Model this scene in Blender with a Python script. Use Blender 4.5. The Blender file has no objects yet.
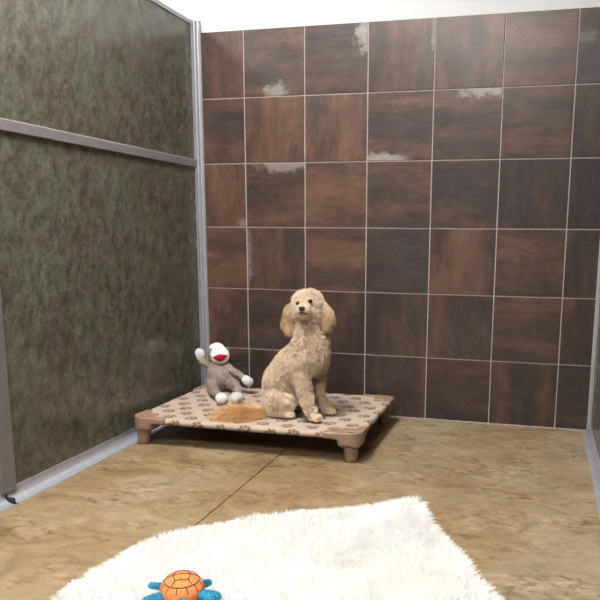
import bpy, bmesh, math, random
import numpy as np
from mathutils import Vector, Matrix
random.seed(7)
rng = np.random.default_rng(11)
COL = bpy.context.scene.collection
PI = math.pi

# ------------------------------------------------------------------ helpers
def link(o, parent=None):
    COL.objects.link(o)
    if parent is not None:
        o.parent = parent
    return o

def tag(o, label=None, cat=None, group=None, kind=None):
    if label: o['label'] = label
    if cat: o['category'] = cat
    if group: o['group'] = group
    if kind: o['kind'] = kind
    return o

def empty(name, loc=(0, 0, 0), rz=0.0):
    o = bpy.data.objects.new(name, None)
    o.location = loc
    o.rotation_euler = (0, 0, rz)
    o.empty_display_size = 0.05
    return link(o)

def smooth(me):
    me.polygons.foreach_set('use_smooth', np.ones(len(me.polygons), dtype=bool))

def from_bm(name, bm, mat, parent=None, sm=False):
    me = bpy.data.meshes.new(name)
    bm.normal_update()
    bm.to_mesh(me); bm.free()
    if sm: smooth(me)
    if mat: me.materials.append(mat)
    return link(bpy.data.objects.new(name, me), parent)

def from_np(name, V, F, mat, parent=None, sm=True, attrs=None):
    """F: (n,3) or (n,4) int array."""
    V = np.asarray(V, dtype=np.float32); F = np.asarray(F, dtype=np.int32)
    me = bpy.data.meshes.new(name)
    me.vertices.add(len(V)); me.vertices.foreach_set('co', V.ravel())
    k = F.shape[1]
    me.loops.add(F.size); me.loops.foreach_set('vertex_index', F.ravel())
    me.polygons.add(len(F))
    me.polygons.foreach_set('loop_start', np.arange(0, F.size, k, dtype=np.int32))
    me.update(calc_edges=True)
    if sm: smooth(me)
    if attrs:
        for an, arr in attrs.items():
            a = me.attributes.new(an, 'FLOAT', 'POINT')
            a.data.foreach_set('value', np.asarray(arr, dtype=np.float32))
    if mat: me.materials.append(mat)
    return link(bpy.data.objects.new(name, me), parent)

def add_box(bm, c, s, rot=None, bevel=0.0, seg=2):
    r = bmesh.ops.create_cube(bm, size=1.0)
    vs = r['verts']
    for v in vs:
        v.co = Vector((v.co.x * s[0], v.co.y * s[1], v.co.z * s[2]))
    if bevel > 0:
        es = list({e for v in vs for e in v.link_edges})
        b = bmesh.ops.bevel(bm, geom=es, offset=bevel, segments=seg, affect='EDGES', profile=0.5)
        vs = list({v for f in b['faces'] for v in f.verts} | {v for v in vs if v.is_valid})
    for v in vs:
        co = v.co.copy()
        if rot is not None: co = rot @ co
        v.co = co + Vector(c)
    return vs

def box_obj(name, lo, hi, mat, parent=None, bevel=0.0):
    bm = bmesh.new()
    c = [(a + b) / 2 for a, b in zip(lo, hi)]; s = [abs(b - a) for a, b in zip(lo, hi)]
    add_box(bm, c, s, bevel=bevel)
    return from_bm(name, bm, mat, parent)

def extrude_profile(name, prof, axis, a, b, mat, parent=None, closed=True, sm=False, n=1):
    """prof: 2-D points in the plane perpendicular to axis ('y': (x,z), 'z': (x,y))."""
    V = []; m = len(prof)
    for i in range(n + 1):
        t = a + (b - a) * i / n
        for p in prof:
            V.append((p[0], t, p[1]) if axis == 'y' else (p[0], p[1], t))
    F = []
    for i in range(n):
        for j in range(m if closed else m - 1):
            k = (j + 1) % m
            F.append((i * m + j, i * m + k, (i + 1) * m + k, (i + 1) * m + j))
    bm = bmesh.new()
    bv = [bm.verts.new(v) for v in V]
    for f in F: bm.faces.new([bv[q] for q in f])
    if closed:
        bm.faces.new(bv[:m][::-1]); bm.faces.new(bv[n * m:])
    bmesh.ops.recalc_face_normals(bm, faces=bm.faces)
    return from_bm(name, bm, mat, parent, sm)

def tube(name, pts, rad, mat, parent=None, seg=8):
    """rad: number or list"""
    pts = [Vector(p) for p in pts]
    n = len(pts); V = []; F = []
    if not hasattr(rad, '__len__'): rad = [rad] * n
    up = Vector((0, 0, 1))
    for i, p in enumerate(pts):
        t = (pts[min(i + 1, n - 1)] - pts[max(i - 1, 0)]).normalized()
        ref = up if abs(t.dot(up)) < 0.95 else Vector((1, 0, 0))
        e1 = t.cross(ref).normalized(); e2 = t.cross(e1)
        for k in range(seg):
            a = 2 * PI * k / seg
            V.append(p + (e1 * math.cos(a) + e2 * math.sin(a)) * rad[i])
    for i in range(n - 1):
        for k in range(seg):
            k2 = (k + 1) % seg
            F.append((i * seg + k, i * seg + k2, (i + 1) * seg + k2, (i + 1) * seg + k))
    bm = bmesh.new(); bv = [bm.verts.new(v) for v in V]
    for f in F: bm.faces.new([bv[q] for q in f])
    bm.faces.new(bv[:seg]); bm.faces.new(bv[-seg:][::-1])
    bmesh.ops.recalc_face_normals(bm, faces=bm.faces)
    return from_bm(name, bm, mat, parent, True)

# ------------------------------------------------------------------ implicit surfaces
class SDF:
    def __init__(s, lo, hi, h):
        s.lo = np.array(lo, np.float32); s.h = h
        n = np.ceil((np.array(hi) - np.array(lo)) / h).astype(int) + 1
        ax = [s.lo[i] + h * np.arange(n[i], dtype=np.float32) for i in range(3)]
        s.X, s.Y, s.Z = np.meshgrid(*ax, indexing='ij')
        s.d = np.full(s.X.shape, 1.0, np.float32)
    def _merge(s, d, k):
        if k <= 0: s.d = np.minimum(s.d, d); return
        hh = np.clip(0.5 + 0.5 * (s.d - d) / k, 0, 1)
        s.d = s.d * (1 - hh) + d * hh - k * hh * (1 - hh)
    def cone(s, a, b, ra, rb, k=0.02):
        a = np.array(a, np.float32); b = np.array(b, np.float32); v = b - a; L2 = float(v @ v) + 1e-9
        t = np.clip(((s.X - a[0]) * v[0] + (s.Y - a[1]) * v[1] + (s.Z - a[2]) * v[2]) / L2, 0, 1)
        d = np.sqrt((s.X - a[0] - t * v[0]) ** 2 + (s.Y - a[1] - t * v[1]) ** 2 + (s.Z - a[2] - t * v[2]) ** 2) - (ra + (rb - ra) * t)
        s._merge(d, k)
    def ell_d(s, c, r, M=None):
        P = [s.X - c[0], s.Y - c[1], s.Z - c[2]]
        if M is not None:
            M = np.array(M, np.float32)     # rows: local axes
            P = [M[i][0] * P[0] + M[i][1] * P[1] + M[i][2] * P[2] for i in range(3)]
        q = np.sqrt(sum((P[i] / r[i]) ** 2 for i in range(3)))
        g = np.sqrt(sum((P[i] / r[i] ** 2) ** 2 for i in range(3))) + 1e-6
        return q * (q - 1) / g
    def ell(s, c, r, k=0.02, M=None): s._merge(s.ell_d(c, r, M), k)
    def cut(s, d, k=0.003):
        hh = np.clip(0.5 - 0.5 * (s.d + d) / k, 0, 1)
        s.d = s.d * (1 - hh) - d * hh + k * hh * (1 - hh)
    def rbox_d(s, c, half, r):
        q = [np.abs(s.X - c[0]) - half[0] + r, np.abs(s.Y - c[1]) - half[1] + r, np.abs(s.Z - c[2]) - half[2] + r]
        o = np.sqrt(sum(np.maximum(a, 0) ** 2 for a in q))
        return o + np.minimum(np.maximum(np.maximum(q[0], q[1]), q[2]), 0) - r
    def rbox(s, c, half, r, k=0.0): s._merge(s.rbox_d(c, half, r), k)
    def mesh(s):
        d = s.d; ins = d < 0
        nx, ny, nz = d.shape
        cs = (nx - 1, ny - 1, nz - 1)
        acc = np.zeros(cs + (3,), np.float32); cnt = np.zeros(cs, np.float32)
        offs = [(0, 0, 0), (1, 0, 0), (0, 1, 0), (1, 1, 0), (0, 0, 1), (1, 0, 1), (0, 1, 1), (1, 1, 1)]
        def sl(o): return d[o[0]:nx - 1 + o[0], o[1]:ny - 1 + o[1], o[2]:nz - 1 + o[2]]
        for i in range(8):
            for ax in range(3):
                if offs[i][ax]: continue
                o2 = list(offs[i]); o2[ax] = 1
                A = sl(offs[i]); B = sl(o2)
                m = (A < 0) != (B < 0)
                den = np.where(m, A - B, 1.0); t = np.where(m, A / den, 0)
                for c in range(3):
                    acc[..., c] += np.where(m, offs[i][c] + (t if c == ax else 0), 0)
                cnt += m
        act = cnt > 0
        idx = -np.ones(cs, np.int64); idx[act] = np.arange(act.sum())
        ijk = np.argwhere(act)
        V = s.lo + s.h * (ijk + acc[act] / cnt[act][:, None])
        Q = []
        for ax in range(3):
            b, c = (ax + 1) % 3, (ax + 2) % 3
            A = ins.take(range(0, d.shape[ax] - 1), ax); B = ins.take(range(1, d.shape[ax]), ax)
            e = np.argwhere(A != B)
            ok = (e[:, b] > 0) & (e[:, c] > 0) & (e[:, b] < cs[b]) & (e[:, c] < cs[c])
            e = e[ok]
            def g(db, dc):
                q = e.copy(); q[:, b] -= db; q[:, c] -= dc
                return idx[q[:, 0], q[:, 1], q[:, 2]]
            quad = np.stack([g(1, 1), g(0, 1), g(0, 0), g(1, 0)], 1)
            flip = ~A[e[:, 0], e[:, 1], e[:, 2]]
            quad[flip] = quad[flip][:, ::-1]
            Q.append(quad)
        return V.astype(np.float32), np.concatenate(Q)

def relax(V, F, it=2, lam=0.5):
    V = V.copy(); n = len(V)
    E = np.concatenate([F[:, [0, 1]], F[:, [1, 2]], F[:, [2, 3]], F[:, [3, 0]]]); E = np.concatenate([E, E[:, ::-1]])
    for _ in range(it):
        s = np.zeros_like(V); c = np.zeros(n)
        np.add.at(s, E[:, 0], V[E[:, 1]]); np.add.at(c, E[:, 0], 1)
        V = V * (1 - lam) + lam * s / np.maximum(c, 1)[:, None]
    return V

# ------------------------------------------------------------------ fur strands (real ribbons)
def sample_surface(V, F, n):
    T = np.concatenate([F[:, [0, 1, 2]], F[:, [0, 2, 3]]]) if F.shape[1] == 4 else F
    a, b, c = V[T[:, 0]], V[T[:, 1]], V[T[:, 2]]
    N = np.cross(b - a, c - a); A = np.linalg.norm(N, axis=1); N /= np.maximum(A, 1e-12)[:, None]
    k = rng.choice(len(T), n, p=A / A.sum())
    u = rng.random(n); v = rng.random(n); f = u + v > 1; u[f] = 1 - u[f]; v[f] = 1 - v[f]
    return a[k] + (b[k] - a[k]) * u[:, None] + (c[k] - a[k]) * v[:, None], N[k]

def nrm(a): return a / np.maximum(np.linalg.norm(a, axis=1), 1e-9)[:, None]

def strands(name, P, D, L, W, mat, parent=None, segs=3, curl=0.0, turns=1.0, droop=0.0, tone=None, zmin=None):
    n = len(P)
    L = np.broadcast_to(L, n); W = np.broadcast_to(W, n)
    R = nrm(rng.normal(size=(n, 3)))
    E1 = nrm(np.cross(D, R)); E2 = np.cross(D, E1)
    ph = rng.random(n) * 2 * PI
    th = rng.random(n) * PI
    S = E1 * np.cos(th)[:, None] + E2 * np.sin(th)[:, None]
    lv = []
    for i in range(segs + 1):
        t = i / segs
        a = ph + turns * 2 * PI * t
        C = P + D * (L * t)[:, None] + (E1 * np.cos(a)[:, None] + E2 * np.sin(a)[:, None]) * (curl * math.sqrt(t) if t else 0) \
            + np.array([0, 0, -1.0]) * (droop * L * t * t)[:, None]
        w = W * (1.0 - 0.85 * t ** 1.5) / 2
        lv += [C - S * w[:, None], C + S * w[:, None]]
    V = np.stack(lv, 1).reshape(-1, 3)
    if zmin is not None: V[:, 2] = np.maximum(V[:, 2], zmin)
    m = 2 * (segs + 1)
    base = (np.arange(n) * m)[:, None]
    F = np.concatenate([base + np.array([2 * i, 2 * i + 1, 2 * i + 3, 2 * i + 2]) for i in range(segs)])
    if tone is None: tone = rng.random(n)
    tn = np.repeat(tone, m)
    tip = np.tile(np.repeat(np.arange(segs + 1) / segs, 2), n)
    return from_np(name, V, F, mat, parent, True, {'tone': tn, 'tip': tip})

def ns(P, f, seed):
    r = np.random.default_rng(seed); s = 0
    for k in range(6):
        d = nrm(r.normal(size=(1, 3)))[0] * f * (0.6 + 0.25 * k)
        s = s + np.sin(P @ d + r.random() * 6.28)
    return s / 6

# ------------------------------------------------------------------ materials
class NT:
    def __init__(s, name):
        s.m = bpy.data.materials.new(name); s.m.use_nodes = True
        s.t = s.m.node_tree; s.b = s.t.nodes['Principled BSDF']
    def n(s, typ, **kw):
        nd = s.t.nodes.new(typ)
        for k, v in kw.items():
            if k.startswith('i_'):
                key = k[2:]
                nd.inputs[int(key) if key.isdigit() else key.replace('_', ' ')].default_value = v
            else: setattr(nd, k, v)
        return nd
    def l(s, a, b): s.t.links.new(a, b)
    def math(s, op, a, b=None, c=None, clamp=False):
        nd = s.t.nodes.new('ShaderNodeMath'); nd.operation = op; nd.use_clamp = clamp
        for i, x in enumerate((a, b, c)):
            if x is None: continue
            if isinstance(x, (int, float)): nd.inputs[i].default_value = x
            else: s.l(x, nd.inputs[i])
        return nd.outputs[0]
    def ramp(s, fac, stops, interp='LINEAR'):
        nd = s.t.nodes.new('ShaderNodeValToRGB'); nd.color_ramp.interpolation = interp
        el = nd.color_ramp.elements
        while len(el) < len(stops): el.new(0.5)
        for e, (p, c) in zip(el, stops):
            e.position = p; e.color = (*c, 1) if len(c) == 3 else c
        s.l(fac, nd.inputs[0]); return nd.outputs[0]
    def mix(s, fac, a, b, mode='MIX'):
        nd = s.t.nodes.new('ShaderNodeMix'); nd.data_type = 'RGBA'; nd.blend_type = mode
        for sock, x in ((nd.inputs[0], fac), (nd.inputs[6], a), (nd.inputs[7], b)):
            if isinstance(x, (int, float)): sock.default_value = x
            elif isinstance(x, tuple): sock.default_value = (*x, 1) if len(x) == 3 else x
            else: s.l(x, sock)
        return nd.outputs[2]
    def noise(s, vec, scale, detail=4, rough=0.55, dist=0.0):
        nd = s.n('ShaderNodeTexNoise'); nd.inputs['Scale'].default_value = scale
        nd.inputs['Detail'].default_value = detail; nd.inputs['Roughness'].default_value = rough
        nd.inputs['Distortion'].default_value = dist
        if vec is not None: s.l(vec, nd.inputs['Vector'])
        return nd.outputs[0]
    def obj(s): return s.n('ShaderNodeTexCoord').outputs['Object']
    def mapping(s, vec, scale=(1, 1, 1), rot=(0, 0, 0), loc=(0, 0, 0)):
        nd = s.n('ShaderNodeMapping'); s.l(vec, nd.inputs[0])
        nd.inputs['Scale'].default_value = scale; nd.inputs['Rotation'].default_value = rot; nd.inputs['Location'].default_value = loc
        return nd.outputs[0]
    def attr(s, name): return s.n('ShaderNodeAttribute', attribute_name=name).outputs['Fac']
    def bump(s, h, strength=0.3, dist=0.01):
        nd = s.n('ShaderNodeBump'); nd.inputs['Strength'].default_value = strength; nd.inputs['Distance'].default_value = dist
        s.l(h, nd.inputs['Height']); s.l(nd.outputs[0], s.b.inputs['Normal'])
    def set(s, color=None, rough=None, metal=None, spec=None):
        for key, x in (('Base Color', color), ('Roughness', rough), ('Metallic', metal), ('Specular IOR Level', spec)):
            if x is None: continue
            if isinstance(x, (int, float)): s.b.inputs[key].default_value = x
            elif isinstance(x, tuple): s.b.inputs[key].default_value = (*x, 1)
            else: s.l(x, s.b.inputs[key])
        return s

def simple(name, c, rough=0.6, metal=0.0, spec=0.5, nscale=None, amt=0.15, bump=0.0):
    t = NT(name)
    if nscale:
        f = t.noise(t.obj(), nscale)
        d = tuple(x * (1 - amt) for x in c); b = tuple(min(1, x * (1 + amt)) for x in c)
        t.set(t.ramp(f, [(0.3, d), (0.7, b)]))
        if bump: t.bump(f, bump, 0.004)
    else: t.set(c)
    t.set(None, rough, metal, spec)
    return t.m

M = {}
M['drywall'] = simple('painted drywall', (0.50, 0.51, 0.515), 0.9, nscale=6, amt=0.015)
M['wall_grey'] = simple('grey painted block wall', (0.26, 0.255, 0.25), 0.85, nscale=5, amt=0.05)
M['ceiling'] = simple('ceiling paint', (0.75, 0.75, 0.74), 0.9, nscale=4, amt=0.015)
M['alu'] = simple('anodised aluminium', (0.31, 0.31, 0.33), 0.42, 0.35, nscale=30, amt=0.05)
M['rail'] = simple('satin aluminium rail', (0.27, 0.255, 0.27), 0.42, 0.4, nscale=25, amt=0.05)
M['post'] = simple('satin door post metal', (0.21, 0.20, 0.205), 0.45, 0.4, nscale=8, amt=0.06)
M['gutter'] = simple('galvanised cove trim', (0.47, 0.48, 0.53), 0.30, 0.60, nscale=18, amt=0.05)
M['dark_gap'] = simple('dark gap shade', (0.03, 0.022, 0.02), 0.8, nscale=40)  # near-black colour for the shaded gap between gutter pieces
M['grout'] = simple('grout', (0.34, 0.285, 0.265), 0.85, nscale=60, amt=0.12)
M['cove_grout'] = simple('floor edge grout', (0.30, 0.26, 0.25), 0.8, nscale=40, amt=0.15)

def mat_panel():
    t = NT('mottled green laminate')
    o = t.mapping(t.obj(), (1, 1, 1), (0.35, 0, 0))
    big = t.noise(t.mapping(o, (1, 1.0, 0.8)), 6.0, 5, 0.66, 0.15)
    med = t.noise(t.mapping(o, (1, 1.15, 0.85), loc=(3, 1, 2)), 19, 5, 0.7, 0.1)
    gr = t.noise(t.mapping(o, (1, 1, 1), loc=(7, 5, 1)), 3.4, 4, 0.6, 0.1)
    green = t.ramp(med, [(0.36, (0.062, 0.062, 0.043)), (0.64, (0.135, 0.139, 0.098))])
    brown = t.ramp(med, [(0.36, (0.054, 0.044, 0.032)), (0.64, (0.126, 0.110, 0.083))])
    f = t.math('ADD', t.math('MULTIPLY', big, 0.65), t.math('MULTIPLY', gr, 0.35))
    c = t.mix(t.ramp(f, [(0.42, (0, 0, 0)), (0.56, (1, 1, 1))]), brown, green)
    fine = t.noise(o, 62, 2, 0.5)
    spk = t.ramp(fine, [(0.26, (0.55, 0.5, 0.46)), (0.45, (1, 1, 1)), (0.75, (1.12, 1.12, 1.1))])
    c = t.mix(0.75, c, spk, 'MULTIPLY')
    t.set(c, t.ramp(t.noise(o, 9, 3), [(0.3, (0.20,) * 3), (0.7, (0.30,) * 3)]), 0, 0.5)
    return t.m
M['panel'] = mat_panel()

def mat_tile():
    t = NT('oxidised steel look porcelain tile')
    uv = t.n('ShaderNodeUVMap', uv_map='UVMap').outputs[0]
    sp = t.n('ShaderNodeSeparateXYZ'); t.l(uv, sp.inputs[0])
    u, v = sp.outputs[0], sp.outputs[1]
    ori = t.attr('orient'); rnd = t.attr('rnd'); tone = t.attr('tone'); bri = t.attr('bri')
    def lerp(a, b, f): return t.math('ADD', t.math('MULTIPLY', a, t.math('SUBTRACT', 1.0, f)), t.math('MULTIPLY', b, f))
    a = lerp(u, v, ori); b = lerp(v, u, ori)         # a runs along the streaks
    off = t.math('MULTIPLY', rnd, 37.0)
    def vec(sa, sb, k):
        c = t.n('ShaderNodeCombineXYZ'); t.l(t.math('MULTIPLY', a, sa), c.inputs[0]); t.l(t.math('MULTIPLY', b, sb), c.inputs[1])
        t.l(t.math('ADD', off, k), c.inputs[2]); return c.outputs[0]
    bands = t.noise(vec(0.35, 2.2, 0.0), 1.0, 3, 0.5)
    streak = t.noise(vec(1.5, 7.0, 5.0), 1.0, 8, 0.70)
    blot = t.noise(vec(2.2, 3.0, 9.0), 1.0, 7, 0.66)
    h = t.math('ADD', t.math('MULTIPLY', bands, 2.3), t.math('MULTIPLY', blot, 1.0))
    h = t.math('ADD', h, t.math('SUBTRACT', t.math('MULTIPLY', tone, 0.75), 1.52))          # 0 plum grey .. 1 rust
    hue = t.ramp(h, [(0.12, (0.050, 0.039, 0.038)), (0.42, (0.062, 0.043, 0.035)), (0.60, (0.080, 0.048, 0.036)), (0.88, (0.110, 0.063, 0.044))])
    vv = t.math('ADD', t.math('MULTIPLY', streak, 0.6), t.math('MULTIPLY', blot, 0.4))
    c = t.mix(1.0, hue, t.ramp(vv, [(0.32, (0.62, 0.61, 0.61)), (0.50, (0.98, 0.97, 0.97)), (0.68, (1.40, 1.40, 1.38))]), 'MULTIPLY')
    fine = t.noise(vec(8, 24, 3.0), 1.0, 5, 0.7)
    c = t.mix(0.8, c, t.ramp(fine, [(0.35, (0.78, 0.78, 0.78)), (0.65, (1.2, 1.2, 1.2))]), 'MULTIPLY')
    # worn silvery patch belonging to the tile's print
    px, py, hx, hy, pa = [t.attr(k) for k in ('p_x', 'p_y', 'p_hx', 'p_hy', 'p_amt')]
    dx = t.math('DIVIDE', t.math('SUBTRACT', u, px), hx); dy = t.math('DIVIDE', t.math('SUBTRACT', v, py), hy)
    q = t.math('SQRT', t.math('ADD', t.math('MULTIPLY', dx, dx), t.math('MULTIPLY', dy, dy)))
    wob = t.noise(vec(7, 7, 21.0), 1.0, 5, 0.75)
    q = t.math('ADD', q, t.math('MULTIPLY', t.math('SUBTRACT', wob, 0.5), 2.6))
    msk = t.ramp(q, [(0.45, (1, 1, 1)), (1.0, (0, 0, 0))])
    grain = t.ramp(t.noise(vec(60, 60, 2.0), 1.0, 3, 0.7), [(0.25, (0.35,) * 3), (0.55, (1, 1, 1))])
    mk = t.math('MULTIPLY', t.math('MULTIPLY', msk, pa), grain)
    c = t.mix(mk, c, (0.27, 0.245, 0.225))
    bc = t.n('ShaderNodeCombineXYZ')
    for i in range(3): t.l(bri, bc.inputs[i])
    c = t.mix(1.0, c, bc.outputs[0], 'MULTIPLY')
    t.set(c, 0.29, 0.0, 0.45)
    return t.m
M['tile'] = mat_tile()

def mat_floor():
    t = NT('stained concrete floor')
    o = t.obj()
    big = t.noise(o, 1.6, 5, 0.6, 0.6)
    med = t.noise(t.mapping(o, (1, 1.7, 1), (0, 0, 0.35)), 5.5, 8, 0.68, 1.0)
    fin = t.noise(t.mapping(o, (1, 1.6, 1), (0, 0, 0.25)), 22, 7, 0.72, 0.6)
    c = t.ramp(med, [(0.34, (0.115, 0.075, 0.036)), (0.45, (0.205, 0.142, 0.075)), (0.55, (0.270, 0.192, 0.105)), (0.67, (0.345, 0.275, 0.180))])
    c = t.mix(0.45, c, t.ramp(big, [(0.38, (0.185, 0.118, 0.052)), (0.5, (0.245, 0.178, 0.096)), (0.62, (0.285, 0.240, 0.170))]))
    wo = t.ramp(fin, [(0.34, (0.34, 0.30, 0.26)), (0.46, (0.80, 0.77, 0.73)), (0.54, (1, 1, 1)), (0.70, (1.22, 1.20, 1.16))])
    gate = t.ramp(t.noise(t.mapping(o, (1, 2.0, 1), (0, 0, 0.2), (4, 2, 0)), 2.6, 5, 0.6, 0.5), [(0.44, (0.15,) * 3), (0.58, (0.9,) * 3)])
    c = t.mix(gate, c, t.mix(1.0, c, wo, 'MULTIPLY'))
    pit = t.ramp(t.noise(o, 90, 3, 0.6), [(0.24, (0.6, 0.55, 0.5)), (0.36, (1, 1, 1))])
    c = t.mix(0.8, c, pit, 'MULTIPLY')
    t.set(c, t.ramp(med, [(0.3, (0.38,) * 3), (0.7, (0.52,) * 3)]), 0.0, 0.4)
    t.bump(fin, 0.12, 0.004)
    return t.m
M['floor'] = mat_floor()

def mat_fur(name, dark, mid, light, root=0.8, spec=0.15, trans=0.25):
    t = NT(name)
    c = t.ramp(t.attr('tone'), [(0.0, dark), (0.5, mid), (1.0, light)])
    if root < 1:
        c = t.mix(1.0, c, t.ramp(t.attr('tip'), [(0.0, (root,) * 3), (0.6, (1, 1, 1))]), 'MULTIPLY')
    t.set(c, 0.75, 0, spec)
    tr = t.n('ShaderNodeBsdfTranslucent'); t.l(c, tr.inputs[0])
    mx = t.n('ShaderNodeMixShader'); mx.inputs[0].default_value = trans
    t.l(t.b.outputs[0], mx.inputs[1]); t.l(tr.outputs[0], mx.inputs[2])
    t.l(mx.outputs[0], t.t.nodes['Material Output'].inputs[0])
    return t.m

# ------------------------------------------------------------------ room
XL, XR = -0.26, 1.697          # faces of the two kennel partitions
TS = 0.3075; TOP = 1.845; PH = 1.895
def struct(o): o['kind'] = 'structure'; return o

def floor():
    g = 0.0028; x = 0.438
    prof = [(-3.2, 0), (x - g, 0), (x - g * 0.6, -0.005), (x + g * 0.6, -0.005), (x + g, 0), (4.6, 0)]
    struct(extrude_profile('floor', prof, 'y', 0.0, -6.2, M['floor'], closed=False))
floor()
struct(box_obj('ceiling', (-3.2, -6.2, 3.0), (4.6, 0.0, 3.1), M['ceiling']))
wb = struct(box_obj('wall_back', (-3.2, 0.0, 0.0), (4.6, 0.12, 3.0), M['drywall']))
struct(box_obj('wall_front', (-3.2, -6.32, 0.0), (4.6, -6.2, 3.0), M['wall_grey']))
struct(box_obj('wall_outer_left', (-3.32, -6.2, 0.0), (-3.2, 0.0, 3.0), M['wall_grey']))
struct(box_obj('wall_outer_right', (4.6, -6.2, 0.0), (4.72, 0.0, 3.0), M['wall_grey']))

# (tone, orientation 1 = upright streaks, brightness: tile tone plus shading painted into the lower rows, patch)
TILES = {
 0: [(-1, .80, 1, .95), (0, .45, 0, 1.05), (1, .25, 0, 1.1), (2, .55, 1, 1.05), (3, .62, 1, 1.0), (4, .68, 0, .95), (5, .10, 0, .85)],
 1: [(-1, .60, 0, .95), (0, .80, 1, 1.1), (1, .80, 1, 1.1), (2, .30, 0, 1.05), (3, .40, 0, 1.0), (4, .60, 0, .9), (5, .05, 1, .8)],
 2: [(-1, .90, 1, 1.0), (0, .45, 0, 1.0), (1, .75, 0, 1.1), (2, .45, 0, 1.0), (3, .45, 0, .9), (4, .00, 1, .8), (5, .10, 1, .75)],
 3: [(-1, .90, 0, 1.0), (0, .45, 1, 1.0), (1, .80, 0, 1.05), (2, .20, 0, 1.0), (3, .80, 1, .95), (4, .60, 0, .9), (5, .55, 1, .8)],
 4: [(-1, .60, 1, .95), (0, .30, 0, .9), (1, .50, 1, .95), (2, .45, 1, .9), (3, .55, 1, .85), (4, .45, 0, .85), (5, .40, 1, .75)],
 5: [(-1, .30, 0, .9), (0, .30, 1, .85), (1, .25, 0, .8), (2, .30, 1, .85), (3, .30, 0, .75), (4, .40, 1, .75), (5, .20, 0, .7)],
}
PATCH = {(0, 0): (.52, .08, .26, .15, .75), (1, 0): (.96, .82, .18, .30, .9), (2, 0): (1.0, .85, .06, .42, .7), (2, 1): (.25, .03, .46, .11, 1.0),
         (3, 1): (.70, .97, .46, .13, 1.0), (0, 2): (.62, .97, .5, .15, .8), (0, 3): (.02, .45, .08, .7, .5), (-1, 2): (.97, .04, .16, .12, .5),
         (5, 0): (.08, .62, .22, .10, .35)}
def tiles():
    gr = box_obj('grout_bed', (XL, -0.006, 0.0), (XR, 0.0, TOP), M['grout'], wb)
    bm = bmesh.new()
    uvl = bm.loops.layers.uv.new('UVMap')
    keys = ('orient', 'rnd', 'tone', 'bri', 'p_x', 'p_y', 'p_hx', 'p_hy', 'p_amt')
    lay = {k: bm.faces.layers.float.new(k) for k in keys}
    G = 0.0028; bv = 0.0012; y0 = -0.004; y1 = -0.0095
    rr = random.Random(5)
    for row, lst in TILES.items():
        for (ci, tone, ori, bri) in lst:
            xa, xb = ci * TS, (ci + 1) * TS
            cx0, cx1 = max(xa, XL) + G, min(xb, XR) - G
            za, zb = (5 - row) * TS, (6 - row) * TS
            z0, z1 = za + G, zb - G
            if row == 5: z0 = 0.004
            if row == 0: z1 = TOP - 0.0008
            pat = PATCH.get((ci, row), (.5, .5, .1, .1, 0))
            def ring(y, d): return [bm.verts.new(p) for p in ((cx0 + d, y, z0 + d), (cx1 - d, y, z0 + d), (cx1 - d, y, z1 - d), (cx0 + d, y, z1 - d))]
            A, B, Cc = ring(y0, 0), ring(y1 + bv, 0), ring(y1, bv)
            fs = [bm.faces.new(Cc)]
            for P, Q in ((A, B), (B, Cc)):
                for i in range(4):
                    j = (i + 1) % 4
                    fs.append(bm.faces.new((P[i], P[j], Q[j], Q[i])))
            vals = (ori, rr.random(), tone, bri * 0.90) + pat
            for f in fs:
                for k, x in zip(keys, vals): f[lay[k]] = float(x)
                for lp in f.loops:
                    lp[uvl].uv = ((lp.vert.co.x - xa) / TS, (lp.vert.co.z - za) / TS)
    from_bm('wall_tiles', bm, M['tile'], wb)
tiles()
struct(box_obj('baseboard_back', (XL + 0.001, -0.016, 0.0), (XR - 0.001, -0.010, 0.006), M['cove_grout'], bevel=0.001))

# left partition (mottled laminate between aluminium extrusions)
RZ0, RZ1 = 1.212, 1.250
struct(box_obj('wall_left', (XL - 0.03, -1.46, 0.0), (XL, -0.012, PH - 0.006), M['panel']))
struct(box_obj('wall_left_front', (XL - 0.03, -3.0, 0.0), (XL, -1.502, PH - 0.006), M['panel']))
def rail_profile(x0, s):
    return [(x0, RZ0), (x0 + s * 0.007, RZ0), (x0 + s * 0.009, RZ0 + 0.002), (x0 + s * 0.009, RZ1 - 0.003), (x0 + s * 0.006, RZ1), (x0, RZ1)]
struct(extrude_profile('trim_1', rail_profile(XL, 1), 'y', -0.030, -2.96, M['rail']))
struct(box_obj('trim_2', (XL - 0.036, -3.0, PH - 0.018), (XL + 0.005, -0.036, PH + 0.002), M['alu'], bevel=0.0015))
# corner extrusion: stepped upright with two bright ribs
corner = [(XL, -0.0105), (XL, -0.036), (XL + 0.006, -0.038), (XL + 0.009, -0.034), (XL + 0.009, -0.029), (XL + 0.005, -0.027), (XL + 0.005, -0.024),
          (XL + 0.016, -0.022), (XL + 0.022, -0.024), (XL + 0.024, -0.018), (XL + 0.028, -0.0165), (XL + 0.040, -0.0165), (XL + 0.042, -0.0135), (XL + 0.042, -0.0105)]
struct(extrude_profile('trim_3', corner, 'z', 0.010, PH + 0.003, M['alu']))
# door post
struct(box_obj('trim_4', (XL - 0.034, -1.520, 0.036), (XL + 0.014, -1.452, PH - 0.02), M['post'], bevel=0.002))
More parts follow.
